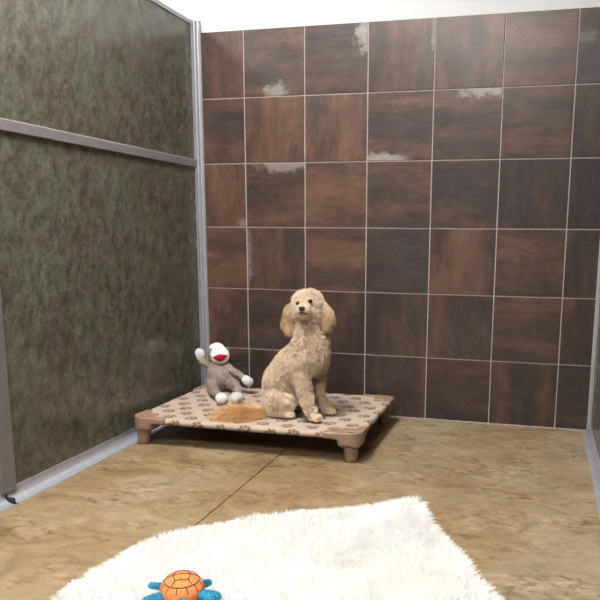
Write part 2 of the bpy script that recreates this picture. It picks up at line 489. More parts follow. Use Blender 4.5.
# cove gutter along the left partition
def cove(name, x0, s, ya, yb):
    prof = [(x0 + s * 0.0006, 0.0), (x0 + s * 0.0006, 0.046), (x0 + s * 0.004, 0.047), (x0 + s * 0.005, 0.044)]
    cx, cz, r = x0 + s * 0.040, 0.040, 0.0355
    for i in range(9):
        a = PI + (PI / 2) * i / 8
        prof.append((cx + s * r * math.cos(a), cz + r * math.sin(a)))
    prof += [(x0 + s * 0.050, 0.0040), (x0 + s * 0.052, 0.0)]
    return struct(extrude_profile(name, prof, 'y', ya, yb, M['gutter'], sm=False))
cove('baseboard_left', XL, 1, -0.045, -1.492)
cove('baseboard_left_front', XL, 1, -1.506, -2.98)
bm = bmesh.new()
add_box(bm, (XL + 0.022, -1.499, 0.011), (0.040, 0.007, 0.022), bevel=0.001)  # dark block standing in for the shade inside the gutter gap
struct(from_bm('gap_shade', bm, M['dark_gap']))

# right partition
struct(box_obj('wall_right', (XR, -3.0, 0.0), (XR + 0.03, -0.012, 1.06), M['panel']))
struct(box_obj('wall_right_upper', (XR, -3.0, 1.06), (XR + 0.03, -0.012, PH - 0.006), M['panel']))
struct(box_obj('trim_6', (XR - 0.005, -3.0, PH - 0.008), (XR + 0.036, -0.036, PH), M['alu'], bevel=0.0015))
cr = [(XR, -0.0105), (XR - 0.014, -0.0105), (XR - 0.016, -0.014), (XR - 0.013, -0.0165), (XR - 0.007, -0.018), (XR - 0.007, -0.030), (XR - 0.004, -0.034), (XR, -0.034)]
struct(extrude_profile('trim_7', cr, 'z', 0.010, PH, M['alu']))
cove('baseboard_right', XR, -0.66, -0.040, -2.98)

# ceiling light troffers
def trof(x, y, sx, sy, power):
    e = empty('ceiling_light', (x, y, 3.0))
    bm = bmesh.new()
    for dx, dy, wx, wy in ((0, sy / 2, sx + .06, .03), (0, -sy / 2, sx + .06, .03), (sx / 2, 0, .03, sy), (-sx / 2, 0, .03, sy)):
        add_box(bm, (dx, dy, -0.012), (wx, wy, 0.024), bevel=0.003)
    from_bm('frame', bm, M['alu'], e)
    t = NT('lit diffuser'); t.set((0.9, 0.9, 0.9))
    t.b.inputs['Emission Color'].default_value = (1.0, 0.975, 0.955, 1); t.b.inputs['Emission Strength'].default_value = power
    bm = bmesh.new(); add_box(bm, (0, 0, -0.008), (sx - .03, sy - .03, 0.010)); from_bm('diffuser', bm, t.m, e)
    return e
LIGHTS = [(0.28, -1.85, 0.6, 1.2, 78.0, 'lit rectangular ceiling panel light directly above the kennel floor'),
          (0.9, -4.4, 1.2, 1.2, 34.0, 'added square ceiling panel, unseen front fill behind the kennel opening'),  # fill panel added to light the dog from the front
          (-1.25, -0.80, 0.6, 0.6, 32.0, 'small lit ceiling panel light over the neighbouring kennel beyond the green partition'),
          (-1.6, -3.9, 0.6, 1.2, 24.0, 'lit ceiling panel light in the front left of the room')]
for x, y, sx, sy, p, lb in LIGHTS: tag(trof(x, y, sx, sy, p), lb, 'ceiling light')

# ------------------------------------------------------------------ raised dog cot
CX0, CX1, CY0, CY1, CT = -0.218, 0.790, -0.792, -0.085, 0.122
def mat_canvas():
    t = NT('tan canvas with paw prints')
    o = t.obj()
    weave = t.noise(o, 900, 2, 0.5)
    base = t.mix(t.noise(o, 7, 4), (0.36, 0.278, 0.212), (0.44, 0.350, 0.275))
    base = t.mix(0.4, base, t.ramp(weave, [(0.3, (0.85,) * 3), (0.7, (1.1,) * 3)]), 'MULTIPLY')
    t.set(t.mix(t.attr('print'), base, (0.055, 0.032, 0.024)), 0.85, 0, 0.2)
    t.bump(weave, 0.1, 0.001)
    return t.m
M['plastic'] = simple('tan moulded plastic', (0.25, 0.158, 0.105), 0.42, nscale=22, amt=0.08)
M['recess_brown'] = simple('dark brown recess disc', (0.045, 0.022, 0.016), 0.6, nscale=50)
M['cot_tube'] = simple('brown steel tube', (0.10, 0.07, 0.05), 0.5, 0.3, nscale=30)
cot = empty('dog_cot', ((CX0 + CX1) / 2, (CY0 + CY1) / 2, 0))
tag(cot, 'raised tan dog cot with paw print canvas and moulded plastic corner legs', 'dog bed')
CW, CD = CX1 - CX0, CY1 - CY0
def cot_fabric():
    R = 0.013; ins = 0.006
    hw, hd = CW / 2 - ins - R, CD / 2 - ins - R
    arc = R * PI * 1.05; h = 0.0024
    su = np.concatenate([np.linspace(-hw - arc, -hw, 14)[:-1], np.arange(-hw, hw, h), np.linspace(hw, hw + arc, 14)])
    sv = np.concatenate([np.linspace(-hd - arc, -hd, 14)[:-1], np.arange(-hd, hd, h), np.linspace(hd, hd + arc, 14)])
    S, T = np.meshgrid(su, sv, indexing='ij')
    def roll(q, hq):
        e = np.maximum(np.abs(q) - hq, 0); a = e / R
        return np.sign(q) * (np.minimum(np.abs(q), hq) + R * np.sin(np.minimum(a, PI * 1.05))), -R * (1 - np.cos(a))
    X, zx = roll(S, hw); Y, zy = roll(T, hd)
    sag = -0.004 * np.clip(1 - (S / hw) ** 2, 0, 1) * np.clip(1 - (T / hd) ** 2, 0, 1)
    Z = CT + zx + zy + sag
    # printed paws
    pr = np.zeros_like(S)
    r = random.Random(3)
    pads = [(0, -0.010, 0.0135, 0.0105), (-0.0155, 0.0030, 0.0048, 0.0070), (-0.0060, 0.0120, 0.0050, 0.0072), (0.0060, 0.0120, 0.0050, 0.0072), (0.0155, 0.0030, 0.0048, 0.0070)]
    pos = []; j = 0; y = -hd - 0.03
    while y < hd + 0.04:
        x = -hw - 0.03 + (0.052 if j % 2 else 0)
        while x < hw + 0.05:
            pos.append((x + r.uniform(-.008, .008), y + r.uniform(-.008, .008), r.choice([0.5, 0.9, -0.4, 0.2, 1.2]) + r.uniform(-.2, .2))); x += 0.106
        y += 0.078; j += 1
    for (px, py, a) in pos:
        m = (np.abs(S - px) < 0.04) & (np.abs(T - py) < 0.04)
        if not m.any(): continue
        dx = S[m] - px; dy = T[m] - py
        ca, sa = math.cos(a), math.sin(a); ux = dx * ca + dy * sa; uy = -dx * sa + dy * ca
        ux /= 1.42; uy /= 1.42
        best = np.zeros_like(ux)
        for k, (qx, qy, rx, ry) in enumerate(pads):
            q = np.sqrt(((ux - qx) / rx) ** 2 + ((uy - qy) / ry) ** 2)
            fill = np.clip((1.10 - q) / 0.22, 0, 1) * (0.55 + 0.45 * np.clip((q - 0.45) / 0.25, 0, 1))
            best = np.maximum(best, fill)
        pr[m] = np.maximum(pr[m], best)
    nu, nv = S.shape
    V = np.stack([X, Y, Z], -1).reshape(-1, 3)
    I = np.arange(nu * nv).reshape(nu, nv)
    F = np.stack([I[:-1, :-1], I[1:, :-1], I[1:, 1:], I[:-1, 1:]], -1).reshape(-1, 4)
    cS = (np.abs(S[:-1, :-1]) > hw - 0.050) & (np.abs(T[:-1, :-1]) > hd - 0.050)
    F = F[~cS.reshape(-1)]
    used = np.unique(F); rm = -np.ones(len(V), int); rm[used] = np.arange(len(used))
    from_np('fabric', V[used], rm[F], mat_canvas(), cot, True, {'print': np.clip(pr.reshape(-1)[used] * 0.97, 0, 1)})
cot_fabric()
for ax in (0, 1):
    for s in (-1, 1):
        zc = CT - 0.0135
        if ax == 0: pts = [(-CW / 2 + .05, s * (CD / 2 - .019), zc), (CW / 2 - .05, s * (CD / 2 - .019), zc)]
        else: pts = [(s * (CW / 2 - .019), -CD / 2 + .05, zc), (s * (CW / 2 - .019), CD / 2 - .05, zc)]
        tube('frame_rail', pts, 0.0115, M['cot_tube'], cot, 12)
def bracket_mesh():
    # local: outer corner at (0,0), body towards +x,+y
    s = SDF((-0.012, -0.012, 0.050), (0.19, 0.17, 0.140), 0.0024)
    zt = CT + 0.004
    s.rbox((0.080, 0.020, zt - 0.015), (0.080, 0.020, 0.015), 0.009)
    s.rbox((0.020, 0.068, zt - 0.015), (0.020, 0.068, 0.015), 0.009, 0.006)
    s.rbox((0.050, 0.046, zt - 0.031), (0.050, 0.046, 0.031), 0.020, 0.014)       # deep hub
    s.rbox((0.050, 0.048, zt - 0.006), (0.042, 0.040, 0.006), 0.005, 0.008)       # top web
    # round the outer vertical corner
    s.d = np.maximum(s.d, s.Z - zt)
    rc = 0.052
    o = np.sqrt(np.maximum(rc - s.X, 0) ** 2 + np.maximum(rc - s.Y, 0) ** 2) - rc
    s.d = np.maximum(s.d, o)
    s.cut(s.ell_d((0.044, 0.030, zt + 0.001), (0.022, 0.012, 0.007)), 0.003)
    s.cut(s.ell_d((0.105, 0.020, zt + 0.0015), (0.030, 0.007, 0.004)), 0.002)
    V, F = s.mesh(); V = relax(V, F, 2)
    return V, F, zt
BV, BF, zt = bracket_mesh()
def cot_corner(sx, sy):
    c = Vector((sx * CW / 2, sy * CD / 2, 0))
    V = BV.copy(); V[:, 0] = c.x - sx * V[:, 0]; V[:, 1] = c.y - sy * V[:, 1]
    F = BF if sx * sy > 0 else BF[:, ::-1]
    o = from_np('corner_bracket', V, F, M['plastic'], cot)
    lx, ly = c.x - sx * (0.049 if sx > 0 else 0.038), c.y - sy * 0.045
    prof = [(0.0, 0.020), (0.003, 0.0245), (0.006, 0.0255), (0.045, 0.0295), (0.072, 0.0315)]
    bm = bmesh.new(); rings = []
    for z, r in prof: rings.append([bm.verts.new((lx + r * math.cos(2 * PI * k / 24), ly + r * math.sin(2 * PI * k / 24), z)) for k in range(24)])
    for A, B in zip(rings, rings[1:]):
        for k in range(24): bm.faces.new((A[k], A[(k + 1) % 24], B[(k + 1) % 24], B[k]))
    bm.faces.new(rings[0][::-1]); bm.faces.new(rings[-1])
    from_bm('leg', bm, M['plastic'], o, True)
    # dark brown disc set in the recess hole
    bm = bmesh.new()
    ring = [bm.verts.new((c.x - sx * (0.044 + 0.0165 * math.cos(2 * PI * k / 24)), c.y - sy * (0.030 + 0.0085 * math.sin(2 * PI * k / 24)), zt - 0.0035)) for k in range(24)]
    low = [bm.verts.new((v.co.x, v.co.y, zt - 0.007)) for v in ring]
    bm.faces.new(ring); bm.faces.new(low[::-1])
    for k in range(24): bm.faces.new((ring[k], low[k], low[(k + 1) % 24], ring[(k + 1) % 24]))
    bmesh.ops.recalc_face_normals(bm, faces=bm.faces)
    from_bm('recess_disc', bm, M['recess_brown'], o)
for sx in (-1, 1):
    for sy in (-1, 1): cot_corner(sx, sy)

# ------------------------------------------------------------------ dog
J = {
'pelvis':(0.360,-0.550,0.186,0.0600),'rump':(0.345,-0.560,0.166,0.0400),'back1':(0.385,-0.550,0.271,0.0740),'back2':(0.436,-0.560,0.336,0.0700),
'shoulder_near':(0.480,-0.605,0.365,0.0490),'chest':(0.507,-0.580,0.388,0.0690),'chest_top':(0.523,-0.575,0.422,0.0570),'shoulder_far':(0.534,-0.525,0.359,0.0390),
'neck_base':(0.519,-0.575,0.452,0.0560),'neck':(0.510,-0.575,0.511,0.0500),
'thigh':(0.390,-0.596,0.203,0.0585),'knee':(0.428,-0.612,0.195,0.0350),'hock':(0.358,-0.620,0.148,0.0230),'hind_foot':(0.426,-0.620,0.143,0.0180),'hind_toe':(0.444,-0.622,0.142,0.0165),
'elbow_near':(0.494,-0.630,0.311,0.0335),'wrist_near':(0.523,-0.645,0.210,0.0235),'paw_near':(0.551,-0.650,0.147,0.0195),'toe_near':(0.572,-0.655,0.143,0.0175),
'elbow_far':(0.529,-0.515,0.309,0.0310),'wrist_far':(0.531,-0.510,0.206,0.0230),'paw_far':(0.571,-0.515,0.146,0.0190),'toe_far':(0.594,-0.520,0.143,0.0170),
'skull':(0.507,-0.580,0.611,0.0520)}
def build_dog():
    s = SDF((0.24, -0.77, 0.11), (0.68, -0.40, 0.70), 0.0036)
    def cone(a, b, k=0.025): s.cone(J[a][:3], J[b][:3], J[a][3], J[b][3], k)
    cone('pelvis', 'rump'); cone('pelvis', 'back1', .03); cone('back1', 'back2', .03); s.cone(J['back2'][:3], J['neck_base'][:3], .066, .052, .03); cone('back2', 'chest', .03); cone('chest', 'chest_top', .03)
    cone('chest_top', 'neck_base', .03); cone('neck_base', 'neck', .03); s.cone(J['neck'][:3], J['skull'][:3], .045, .045, .025)
    cone('chest', 'shoulder_near', .03); cone('chest', 'shoulder_far', .03)
    cone('shoulder_near', 'elbow_near', .02); cone('elbow_near', 'wrist_near', .012); cone('wrist_near', 'paw_near', .010); cone('paw_near', 'toe_near', .008)
    cone('shoulder_far', 'elbow_far', .02); cone('elbow_far', 'wrist_far', .012); cone('wrist_far', 'paw_far', .010); cone('paw_far', 'toe_far', .008)
    # thigh folded flat against the flank, shank back to the hock, long hind foot forward
    cone('thigh', 'knee', .007); s.cone(J['knee'][:3], J['hock'][:3], .026, .021, .010)
    cone('hock', 'hind_foot', .008); cone('hind_foot', 'hind_toe', .006)
    # far haunch and hind foot
    s.cone((0.405, -0.500, 0.195), (0.445, -0.480, 0.188), .050, .030, .015); s.cone((0.44, -.478, .18), (0.375, -.470, .147), .026, .021, .012)
    s.cone((0.375, -.47, .146), (0.465, -.475, .142), .021, .017, .01)
    # toes: four per paw
    for p, t in (('paw_near', 'toe_near'), ('paw_far', 'toe_far'), ('hind_foot', 'hind_toe')):
        a = np.array(J[p][:3]); b = np.array(J[t][:3]); f = b - a; f[2] = 0; f /= np.linalg.norm(f); l = np.array([-f[1], f[0], 0])
        for q, e in ((-1.5, -.004), (-.5, .003), (.5, .003), (1.5, -.004)):
            c = b + l * q * 0.0095 + f * e; s.cone(tuple(c - f * .008 + np.array([0, 0, -.001])), tuple(c + f * .007 + np.array([0, 0, -.0065])), .0085, .0075, .002)
    # head
    s.ell(J['skull'][:3], (0.061, 0.057, 0.049), 0.02)
    s.ell((0.511, -0.600, 0.578), (0.056, 0.048, 0.036), 0.02)                   # cheeks
    s.cone((0.510, -0.630, 0.592), (0.5185, -0.672, 0.589), 0.032, 0.0215, 0.012)  # muzzle
    s.cone((0.510, -0.615, 0.569), (0.5165, -0.662, 0.572), 0.025, 0.0155, 0.008)  # lower jaw
    s.cut(s.ell_d((0.4855, -0.643, 0.6135), (0.008, 0.010, 0.007)), 0.004); s.cut(s.ell_d((0.536, -0.644, 0.624), (0.008, 0.010, 0.007)), 0.004)
    # belly tuck between haunch and foreleg
    V, F = s.mesh(); V = relax(V, F, 2)
    # lumpy curls in the coat
    T = np.concatenate([F[:, [0, 1, 2]], F[:, [0, 2, 3]]]); n = np.cross(V[T[:, 1]] - V[T[:, 0]], V[T[:, 2]] - V[T[:, 0]])
    N = np.zeros_like(V); [np.add.at(N, T[:, i], n) for i in range(3)]; N = nrm(N)
    fc = np.clip((V[:, 1] + 0.66) / 0.04, 0.15, 1) ; fc = np.where(V[:, 2] > 0.545, fc, 1)
    V = V + N * ((0.0022 * ns(V, 80, 71) + 0.0012 * ns(V, 210, 72)) * fc)[:, None]
    V[:, 2] = np.maximum(V[:, 2], 0.1245)
    return V, F
M['dog_skin'] = simple('cream dog coat underlayer', (0.62, 0.48, 0.33), 0.9, spec=0.1, nscale=45, amt=0.15, bump=0.4)
M['nose'] = simple('wet black nose', (0.010, 0.009, 0.010), 0.32, nscale=300, amt=0.3)
M['eye'] = simple('dark brown eye', (0.012, 0.007, 0.004), 0.08, nscale=60)
M['lip'] = simple('dark lip skin', (0.03, 0.028, 0.032), 0.5, nscale=90)
DV, DF = build_dog()
dog = from_np('dog', DV, DF, M['dog_skin'])
tag(dog, 'cream curly-coated dog sitting upright on the raised tan cot', 'dog')
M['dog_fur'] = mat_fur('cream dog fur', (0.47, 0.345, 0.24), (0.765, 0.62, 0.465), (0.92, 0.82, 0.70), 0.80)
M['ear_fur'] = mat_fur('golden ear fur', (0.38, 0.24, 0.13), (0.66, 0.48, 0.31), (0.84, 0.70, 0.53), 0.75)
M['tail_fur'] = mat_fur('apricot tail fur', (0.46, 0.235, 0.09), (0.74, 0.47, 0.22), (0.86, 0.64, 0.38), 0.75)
def dog_fur():
    P, N = sample_surface(DV, DF, 85000)
    keep = (N[:, 2] > -0.75) | (P[:, 2] > 0.2)
    e1 = np.linalg.norm(P - np.array([0.4855, -0.640, 0.6135]), axis=1) < 0.0105
    e2 = np.linalg.norm(P - np.array([0.536, -0.641, 0.624]), axis=1) < 0.0105
    nz = np.linalg.norm(P - np.array([0.5195, -0.692, 0.597]), axis=1) < 0.0140
    mo = np.linalg.norm((P - np.array([0.519, -0.688, 0.581])) / np.array([1.9, 1.3, 0.65]), axis=1) < 0.0085
    keep &= ~(e1 | e2 | nz | mo); P, N = P[keep], N[keep]
    down = np.array([0.0, 0.0, -1.0])
    head = P[:, 2] > 0.545
    comb = np.where(head[:, None], nrm(P - np.array([0.515, -0.69, 0.60])) * 0.6 + down * 0.25, down * 0.7)
    cu = np.stack([ns(P, 190, 1), ns(P, 190, 2), ns(P, 190, 3)], 1)
    cu = cu * np.where((P[:, 2] > .545) & (P[:, 1] < -.60), 0.4, 1.0)[:, None]
    D = nrm(N * 0.75 + comb + cu * 1.5 + rng.normal(size=P.shape) * 0.35)
    face = (P[:, 1] < -0.625) & head
    low = P[:, 2] < 0.16
    L = np.where(face, 0.0065, np.where(head, 0.015, 0.0125)) * rng.uniform(0.7, 1.25, len(P))
    L = np.where(low, 0.006, L)
    near_nose = np.linalg.norm(P - np.array([0.5195, -0.692, 0.597]), axis=1)
    L = np.where(near_nose < 0.03, 0.0035, L)
    tone = np.clip(0.56 + 0.24 * ns(P, 45, 5) + 0.16 * ns(P, 230, 6) + rng.normal(size=len(P)) * 0.20, 0, 1)
    # paler face and feet, darker chest front and thigh patch
    tone = np.clip(tone + np.where(head, 0.13, 0) + np.where(P[:, 2] < 0.26, 0.12, 0), 0, 1)
    ch = np.exp(-((P[:, 0] - .52) ** 2 + (P[:, 2] - .42) ** 2) / 0.0035) * (P[:, 1] < -.56)
    tone = np.clip(tone - 0.22 * ch, 0, 1)
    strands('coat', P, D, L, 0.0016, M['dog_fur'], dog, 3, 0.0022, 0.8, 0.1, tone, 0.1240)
dog_fur()
def blob_chain(lo, hi, pts, h=0.0032, k=0.015, flat=None):
    s = SDF(lo, hi, h)
    for a, b in zip(pts, pts[1:]): s.cone(a[:3], b[:3], a[3], b[3], k)
    V, F = s.mesh(); return relax(V, F, 1), F
def ear(pts, lo, hi, seed):
    V, F = blob_chain(lo, hi, pts)
    o = from_np('ear', V, F, M['dog_skin'], dog)
    P, N = sample_surface(V, F, 6500)
    cu = np.stack([ns(P, 70, seed), ns(P, 70, seed + 1), ns(P, 70, seed + 2)], 1)
    D = nrm(N * 0.40 + np.array([0, 0, -1.0]) + cu * 0.95 + rng.normal(size=P.shape) * 0.12)
    tone = np.clip(0.44 + 0.50 * ns(P, 60, seed + 3) + rng.normal(size=len(P)) * 0.15 + (P[:, 2] - .56) * 2, 0, 1)
    strands('ear_fur', P, D, rng.uniform(0.012, 0.034, len(P)), 0.0018, M['ear_fur'], o, 4, 0.0022, 0.9, 0.1, tone)
ear([(0.452, -0.590, 0.612, .010), (0.438, -0.590, 0.594, .012), (0.427, -0.592, 0.565, .0145), (0.420, -0.594, 0.534, .0160), (0.428, -0.600, 0.510, .012)],
    (0.38, -0.64, 0.47), (0.50, -0.54, 0.67), 21)
ear([(0.558, -0.575, 0.620, .010), (0.574, -0.572, 0.602, .013), (0.589, -0.575, 0.578, .0165), (0.596, -0.580, 0.555, .0185), (0.590, -0.585, 0.532, .013)],
    (0.51, -0.63, 0.48), (0.64, -0.52, 0.68), 31)
def ell_obj(name, c, r, mat, parent, seg=20, M3=None):
    bm = bmesh.new(); bmesh.ops.create_uvsphere(bm, u_segments=seg, v_segments=seg // 2 + 2, radius=1.0)
    for v in bm.verts:
        q = Vector((v.co.x * r[0], v.co.y * r[1], v.co.z * r[2]))
        if M3 is not None: q = M3 @ q
        v.co = q + Vector(c)
    return from_bm(name, bm, mat, parent, True)
ell_obj('eye', (0.4845, -0.6370, 0.6135), (0.0098, 0.0085, 0.0088), M['eye'], dog)
ell_obj('eye', (0.5365, -0.6380, 0.6240), (0.0098, 0.0085, 0.0088), M['eye'], dog)
def dog_nose():
    s = SDF((0.49, -0.72, 0.575), (0.55, -0.67, 0.62), 0.0011)
    s.ell((0.5195, -0.692, 0.600), (0.0135, 0.009, 0.0090), 0.003); s.ell((0.5195, -0.694, 0.594), (0.008, 0.006, 0.006), 0.004)
    for q in (-1, 1): s.cut(s.ell_d((0.5195 + q * 0.0065, -0.7015, 0.5975), (0.0028, 0.003, 0.0022)), 0.0015)
    V, F = s.mesh(); from_np('nose', relax(V, F, 1), F, M['nose'], dog)
dog_nose()
tube('mouth', [(0.501, -0.676, 0.5775), (0.508, -0.689, 0.5795), (0.5155, -0.6955, 0.5825), (0.5195, -0.6970, 0.5850), (0.5235, -0.6955, 0.5825), (0.531, -0.689, 0.5795), (0.537, -0.675, 0.5775)],
     [.0015, .0028, .0034, .0038, .0034, .0028, .0015], M['lip'], dog)
# plume tail lying on the cot
def tail():
    pts = [(0.345, -0.600, 0.137, .012), (0.305, -0.632, 0.136, .011), (0.250, -0.655, 0.134, .009), (0.190, -0.662, 0.131, .006)]
    V, F = blob_chain((0.14, -0.72, 0.10), (0.40, -0.54, 0.20), pts)
    V[:, 2] = np.maximum(V[:, 2], 0.1235)
    o = from_np('tail', V, F, M['dog_skin'], dog)
    P, N = sample_surface(V, F, 30000)
    keep = (N[:, 2] > -0.5) & (P[:, 0] < 0.345); P, N = P[keep], N[keep]
    k = rng.random(len(P)) < np.clip((0.36 - P[:, 0]) / 0.1, 0.2, 1); P, N = P[k], N[k]
    side = np.sign(P[:, 1] + 0.60 + (0.34 - P[:, 0]) * 0.35)
    D = nrm(N * np.array([.8, 1.1, .35]) + np.array([-0.8, -0.05, 0.0]) + rng.normal(size=P.shape) * np.array([.5, .95, .32]))
    L = rng.uniform(0.030, 0.105, len(P)) * np.clip((0.365 - P[:, 0]) / 0.09, 0.12, 1)
    D[:, 2] = np.clip(D[:, 2], -0.02, 0.5); D = nrm(D)
    tone = np.clip(0.5 + 0.4 * ns(P, 90, 8) + rng.normal(size=len(P)) * 0.25, 0, 1)
    so = strands('tail_fur', P, D, L, 0.0017, M['tail_fur'], o, 5, 0.004, 0.6, 0.25, tone)
    n = len(so.data.vertices); c = np.empty(n * 3, np.float32); so.data.vertices.foreach_get('co', c); c = c.reshape(-1, 3)
    c[:, 2] = np.maximum(c[:, 2], 0.1228 + rng.random(n) * 0.003); so.data.vertices.foreach_set('co', c.ravel())
tail()

# ------------------------------------------------------------------ sock monkey
K = {
'hip':(-0.068,-0.200,0.187,0.0640),'waist':(-0.078,-0.190,0.208,0.0560),'chest':(-0.082,-0.185,0.230,0.0470),'neck':(-0.089,-0.180,0.253,0.0300),'head':(-0.097,-0.175,0.300,0.0460),
'shoulder_left':(-0.127,-0.180,0.240,0.0190),'elbow_left':(-0.184,-0.165,0.255,0.0165),'hand_left':(-0.196,-0.155,0.288,0.0190),
'shoulder_right':(-0.033,-0.200,0.240,0.0180),'elbow_right':(0.030,-0.220,0.215,0.0150),'hand_right':(0.084,-0.238,0.190,0.0190),
'thigh_left':(-0.112,-0.225,0.163,0.0270),'knee_left':(-0.036,-0.355,0.156,0.0200),'foot_left':(0.050,-0.455,0.148,0.0230),
'thigh_right':(0.006,-0.225,0.165,0.0270),'knee_right':(0.078,-0.335,0.158,0.0200),'foot_right':(0.105,-0.415,0.147,0.0225)}
def mat_plush(name, a, b, sc=120):
    t = NT(name); o = t.obj()
    f = t.noise(o, sc, 5, 0.7); g = t.noise(o, sc * 0.25, 3)
    t.set(t.ramp(t.math('ADD', t.math('MULTIPLY', f, 0.7), t.math('MULTIPLY', g, 0.3)), [(0.36, a), (0.62, b)]), 0.95, 0, 0.1)
    t.bump(f, 0.6, 0.003); return t.m
M['heather'] = mat_plush('heathered taupe plush', (0.19, 0.145, 0.115), (0.42, 0.34, 0.285))
M['white_plush'] = mat_plush('white plush', (0.78, 0.77, 0.76), (0.90, 0.89, 0.88))
M['red_plush'] = mat_plush('red felt', (0.26, 0.007, 0.018), (0.42, 0.014, 0.034), 160)
M['heather_fur'] = mat_fur('taupe plush pile', (0.20, 0.15, 0.12), (0.40, 0.325, 0.27), (0.56, 0.48, 0.41), 0.8)
M['white_fur'] = mat_fur('white plush pile', (0.80, 0.79, 0.78), (0.88, 0.87, 0.86), (0.93, 0.92, 0.91), 0.9)
monkey = empty('stuffed_monkey', (-0.07, -0.21, 0.12))
tag(monkey, 'taupe sock monkey plush with red mouth and white hands propped in the cot corner', 'stuffed toy')
def fix(o, parent):     # world-coordinate mesh under a placed empty
    o.data.transform(Matrix.Translation(-Vector(parent.location))); return o
def fuzz(V, F, n, L, mat, parent, name='plush_pile', w=0.0013, zmin=None, off=None):
    P, N = sample_surface(V, F, n)
    cu = np.stack([ns(P, 120, 41), ns(P, 120, 42), ns(P, 120, 43)], 1)
    D = nrm(N * 0.7 + cu * 0.8 + rng.normal(size=P.shape) * 0.8)
    tone = np.clip(0.5 + 0.35 * ns(P, 130, 44) + rng.normal(size=n) * 0.22, 0, 1)
    o = strands(name, P, D, rng.uniform(0.6, 1.2, n) * L, w, mat, parent, 2, 0.001, 0.5, 0.0, tone, zmin)
    if off is not None: o.data.transform(Matrix.Translation(-Vector(off)))
    return o
def build_monkey():
    s = SDF((-0.25, -0.50, 0.11), (0.14, -0.10, 0.38), 0.0034)
    def cone(a, b, k=0.015): s.cone(K[a][:3], K[b][:3], K[a][3], K[b][3], k)
    cone('hip', 'waist', .02); cone('waist', 'chest', .02); cone('chest', 'neck', .02); s.cone(K['neck'][:3], K['head'][:3], .026, .03, .012)
    cone('chest', 'shoulder_left'); cone('shoulder_left', 'elbow_left', .01); s.cone(K['elbow_left'][:3], (-0.192, -0.158, 0.276), .0170, .0145, .008)
    cone('chest', 'shoulder_right'); cone('shoulder_right', 'elbow_right', .01); s.cone(K['elbow_right'][:3], (0.072, -0.234, 0.195), .0155, .0140, .008)
    for sd in ('left', 'right'):
        s.cone(K['hip'][:3], K['thigh_' + sd][:3], .034, .026, .008); cone('thigh_' + sd, 'knee_' + sd, .01)
        s.cone(K['knee_' + sd][:3], tuple(np.array(K['foot_' + sd][:3]) * .66 + np.array(K['knee_' + sd][:3]) * .34), .022, .0170, .008)
    s.ell(K['head'][:3], (0.047, 0.046, 0.046), 0.01)
    s.ell((-0.049, -0.165, 0.322), (0.010, 0.006, 0.014), 0.003); s.ell((-0.142, -0.165, 0.315), (0.010, 0.006, 0.014), 0.003)
    V, F = s.mesh(); V = relax(V, F, 2); V[:, 2] = np.maximum(V[:, 2], 0.1225)
    o = fix(from_np('plush_body', V, F, M['heather'], monkey), monkey)
    fuzz(V, F, 22000, 0.0055, M['heather_fur'], o, zmin=0.1225, off=monkey.location)
    def blob(name, mat, fm, prims, n=2500, L=0.004, h=0.0028, lowz=0.1225):
        P = np.array([q[1] for q in prims] + [q[3] for q in prims if q[0] == 'c']); R = max(max(np.atleast_1d(q[2])) for q in prims) + 0.012
        s = SDF(P.min(0) - R, P.max(0) + R, h)
        for q in prims:
            if q[0] == 'e': s.ell(q[1], q[2], 0.008)
            else: s.cone(q[1], q[3], q[2], q[4], 0.008)
        V, F = s.mesh(); V = relax(V, F, 1); V[:, 2] = np.maximum(V[:, 2], lowz)
        b = fix(from_np(name, V, F, mat, monkey), monkey)
        if fm: fuzz(V, F, n, L, fm, b, zmin=0.1225, off=monkey.location)
        return b
    def hand(nm, c, d, r, n):
        c = np.array(c); d = np.array(d) / np.linalg.norm(d)
        blob(nm, M['white_plush'], M['white_fur'], [('c', tuple(c - d * r * .5), r * 0.95, tuple(c + d * r * .6), r * 1.08)], n)
    hand('hand', (-0.200, -0.158, 0.288), (-.3, 0, 1), .0190, 6000)
    hand('hand', K['hand_right'][:3], (0.9, -.3, -.45), .0190, 6000)
    hand('foot', (0.052, -0.462, 0.149), (0.25, -0.55, 0.12), .0225, 8000)
    hand('foot', (0.112, -0.425, 0.149), (-0.10, -0.75, 0.05), .0220, 8000)
    blob('muzzle', M['white_plush'], M['white_fur'], [('e', (-0.068, -0.212, 0.300), (0.047, 0.036, 0.042)), ('e', (-0.078, -0.200, 0.325), (0.036, 0.028, 0.024))], 4500, 0.003)
    blob('cap', M['white_plush'], M['white_fur'], [('e', (-0.103, -0.172, 0.335), (0.034, 0.036, 0.017)), ('e', (-0.098, -0.172, 0.345), (0.016, 0.018, 0.010))], 2500, 0.004)
    # red lips: a lens lying on the front of the muzzle
    f = Vector((0.25, -0.95, 0.02)).normalized(); r = Vector((0.96, 0.26, 0.12)).normalized(); u = r.cross(f) * 1
    if u.z < 0: u = -u
    cc = Vector((-0.054, -0.2385, 0.2960))
    V = []; F = []; nu, nv = 28, 14
    for side in (1,):
        for i in range(nu + 1):
            a = -1 + 2 * i / nu
            hgt = 0.0205 * (1 - abs(a) ** 2.2) + 0.0006
            for j in range(nv + 1):
                b = -1 + 2 * j / nv
                bulge = 0.0105 * math.sqrt(max(0, (1 - abs(a) ** 2.5) * (1 - b * b))) - 0.012 * a * a - 0.0050 * b * b
                V.append(cc + r * a * 0.037 + u * (b * hgt + 0.004 * a * a) + f * (bulge + 0.003))
    for i in range(nu):
        for j in range(nv):
            k = i * (nv + 1) + j; F.append((k, k + nv + 1, k + nv + 2, k + 1))
    bm = bmesh.new(); bv = [bm.verts.new(v) for v in V]
    for q in F: bm.faces.new([bv[x] for x in q])
    bmesh.ops.recalc_face_normals(bm, faces=bm.faces)
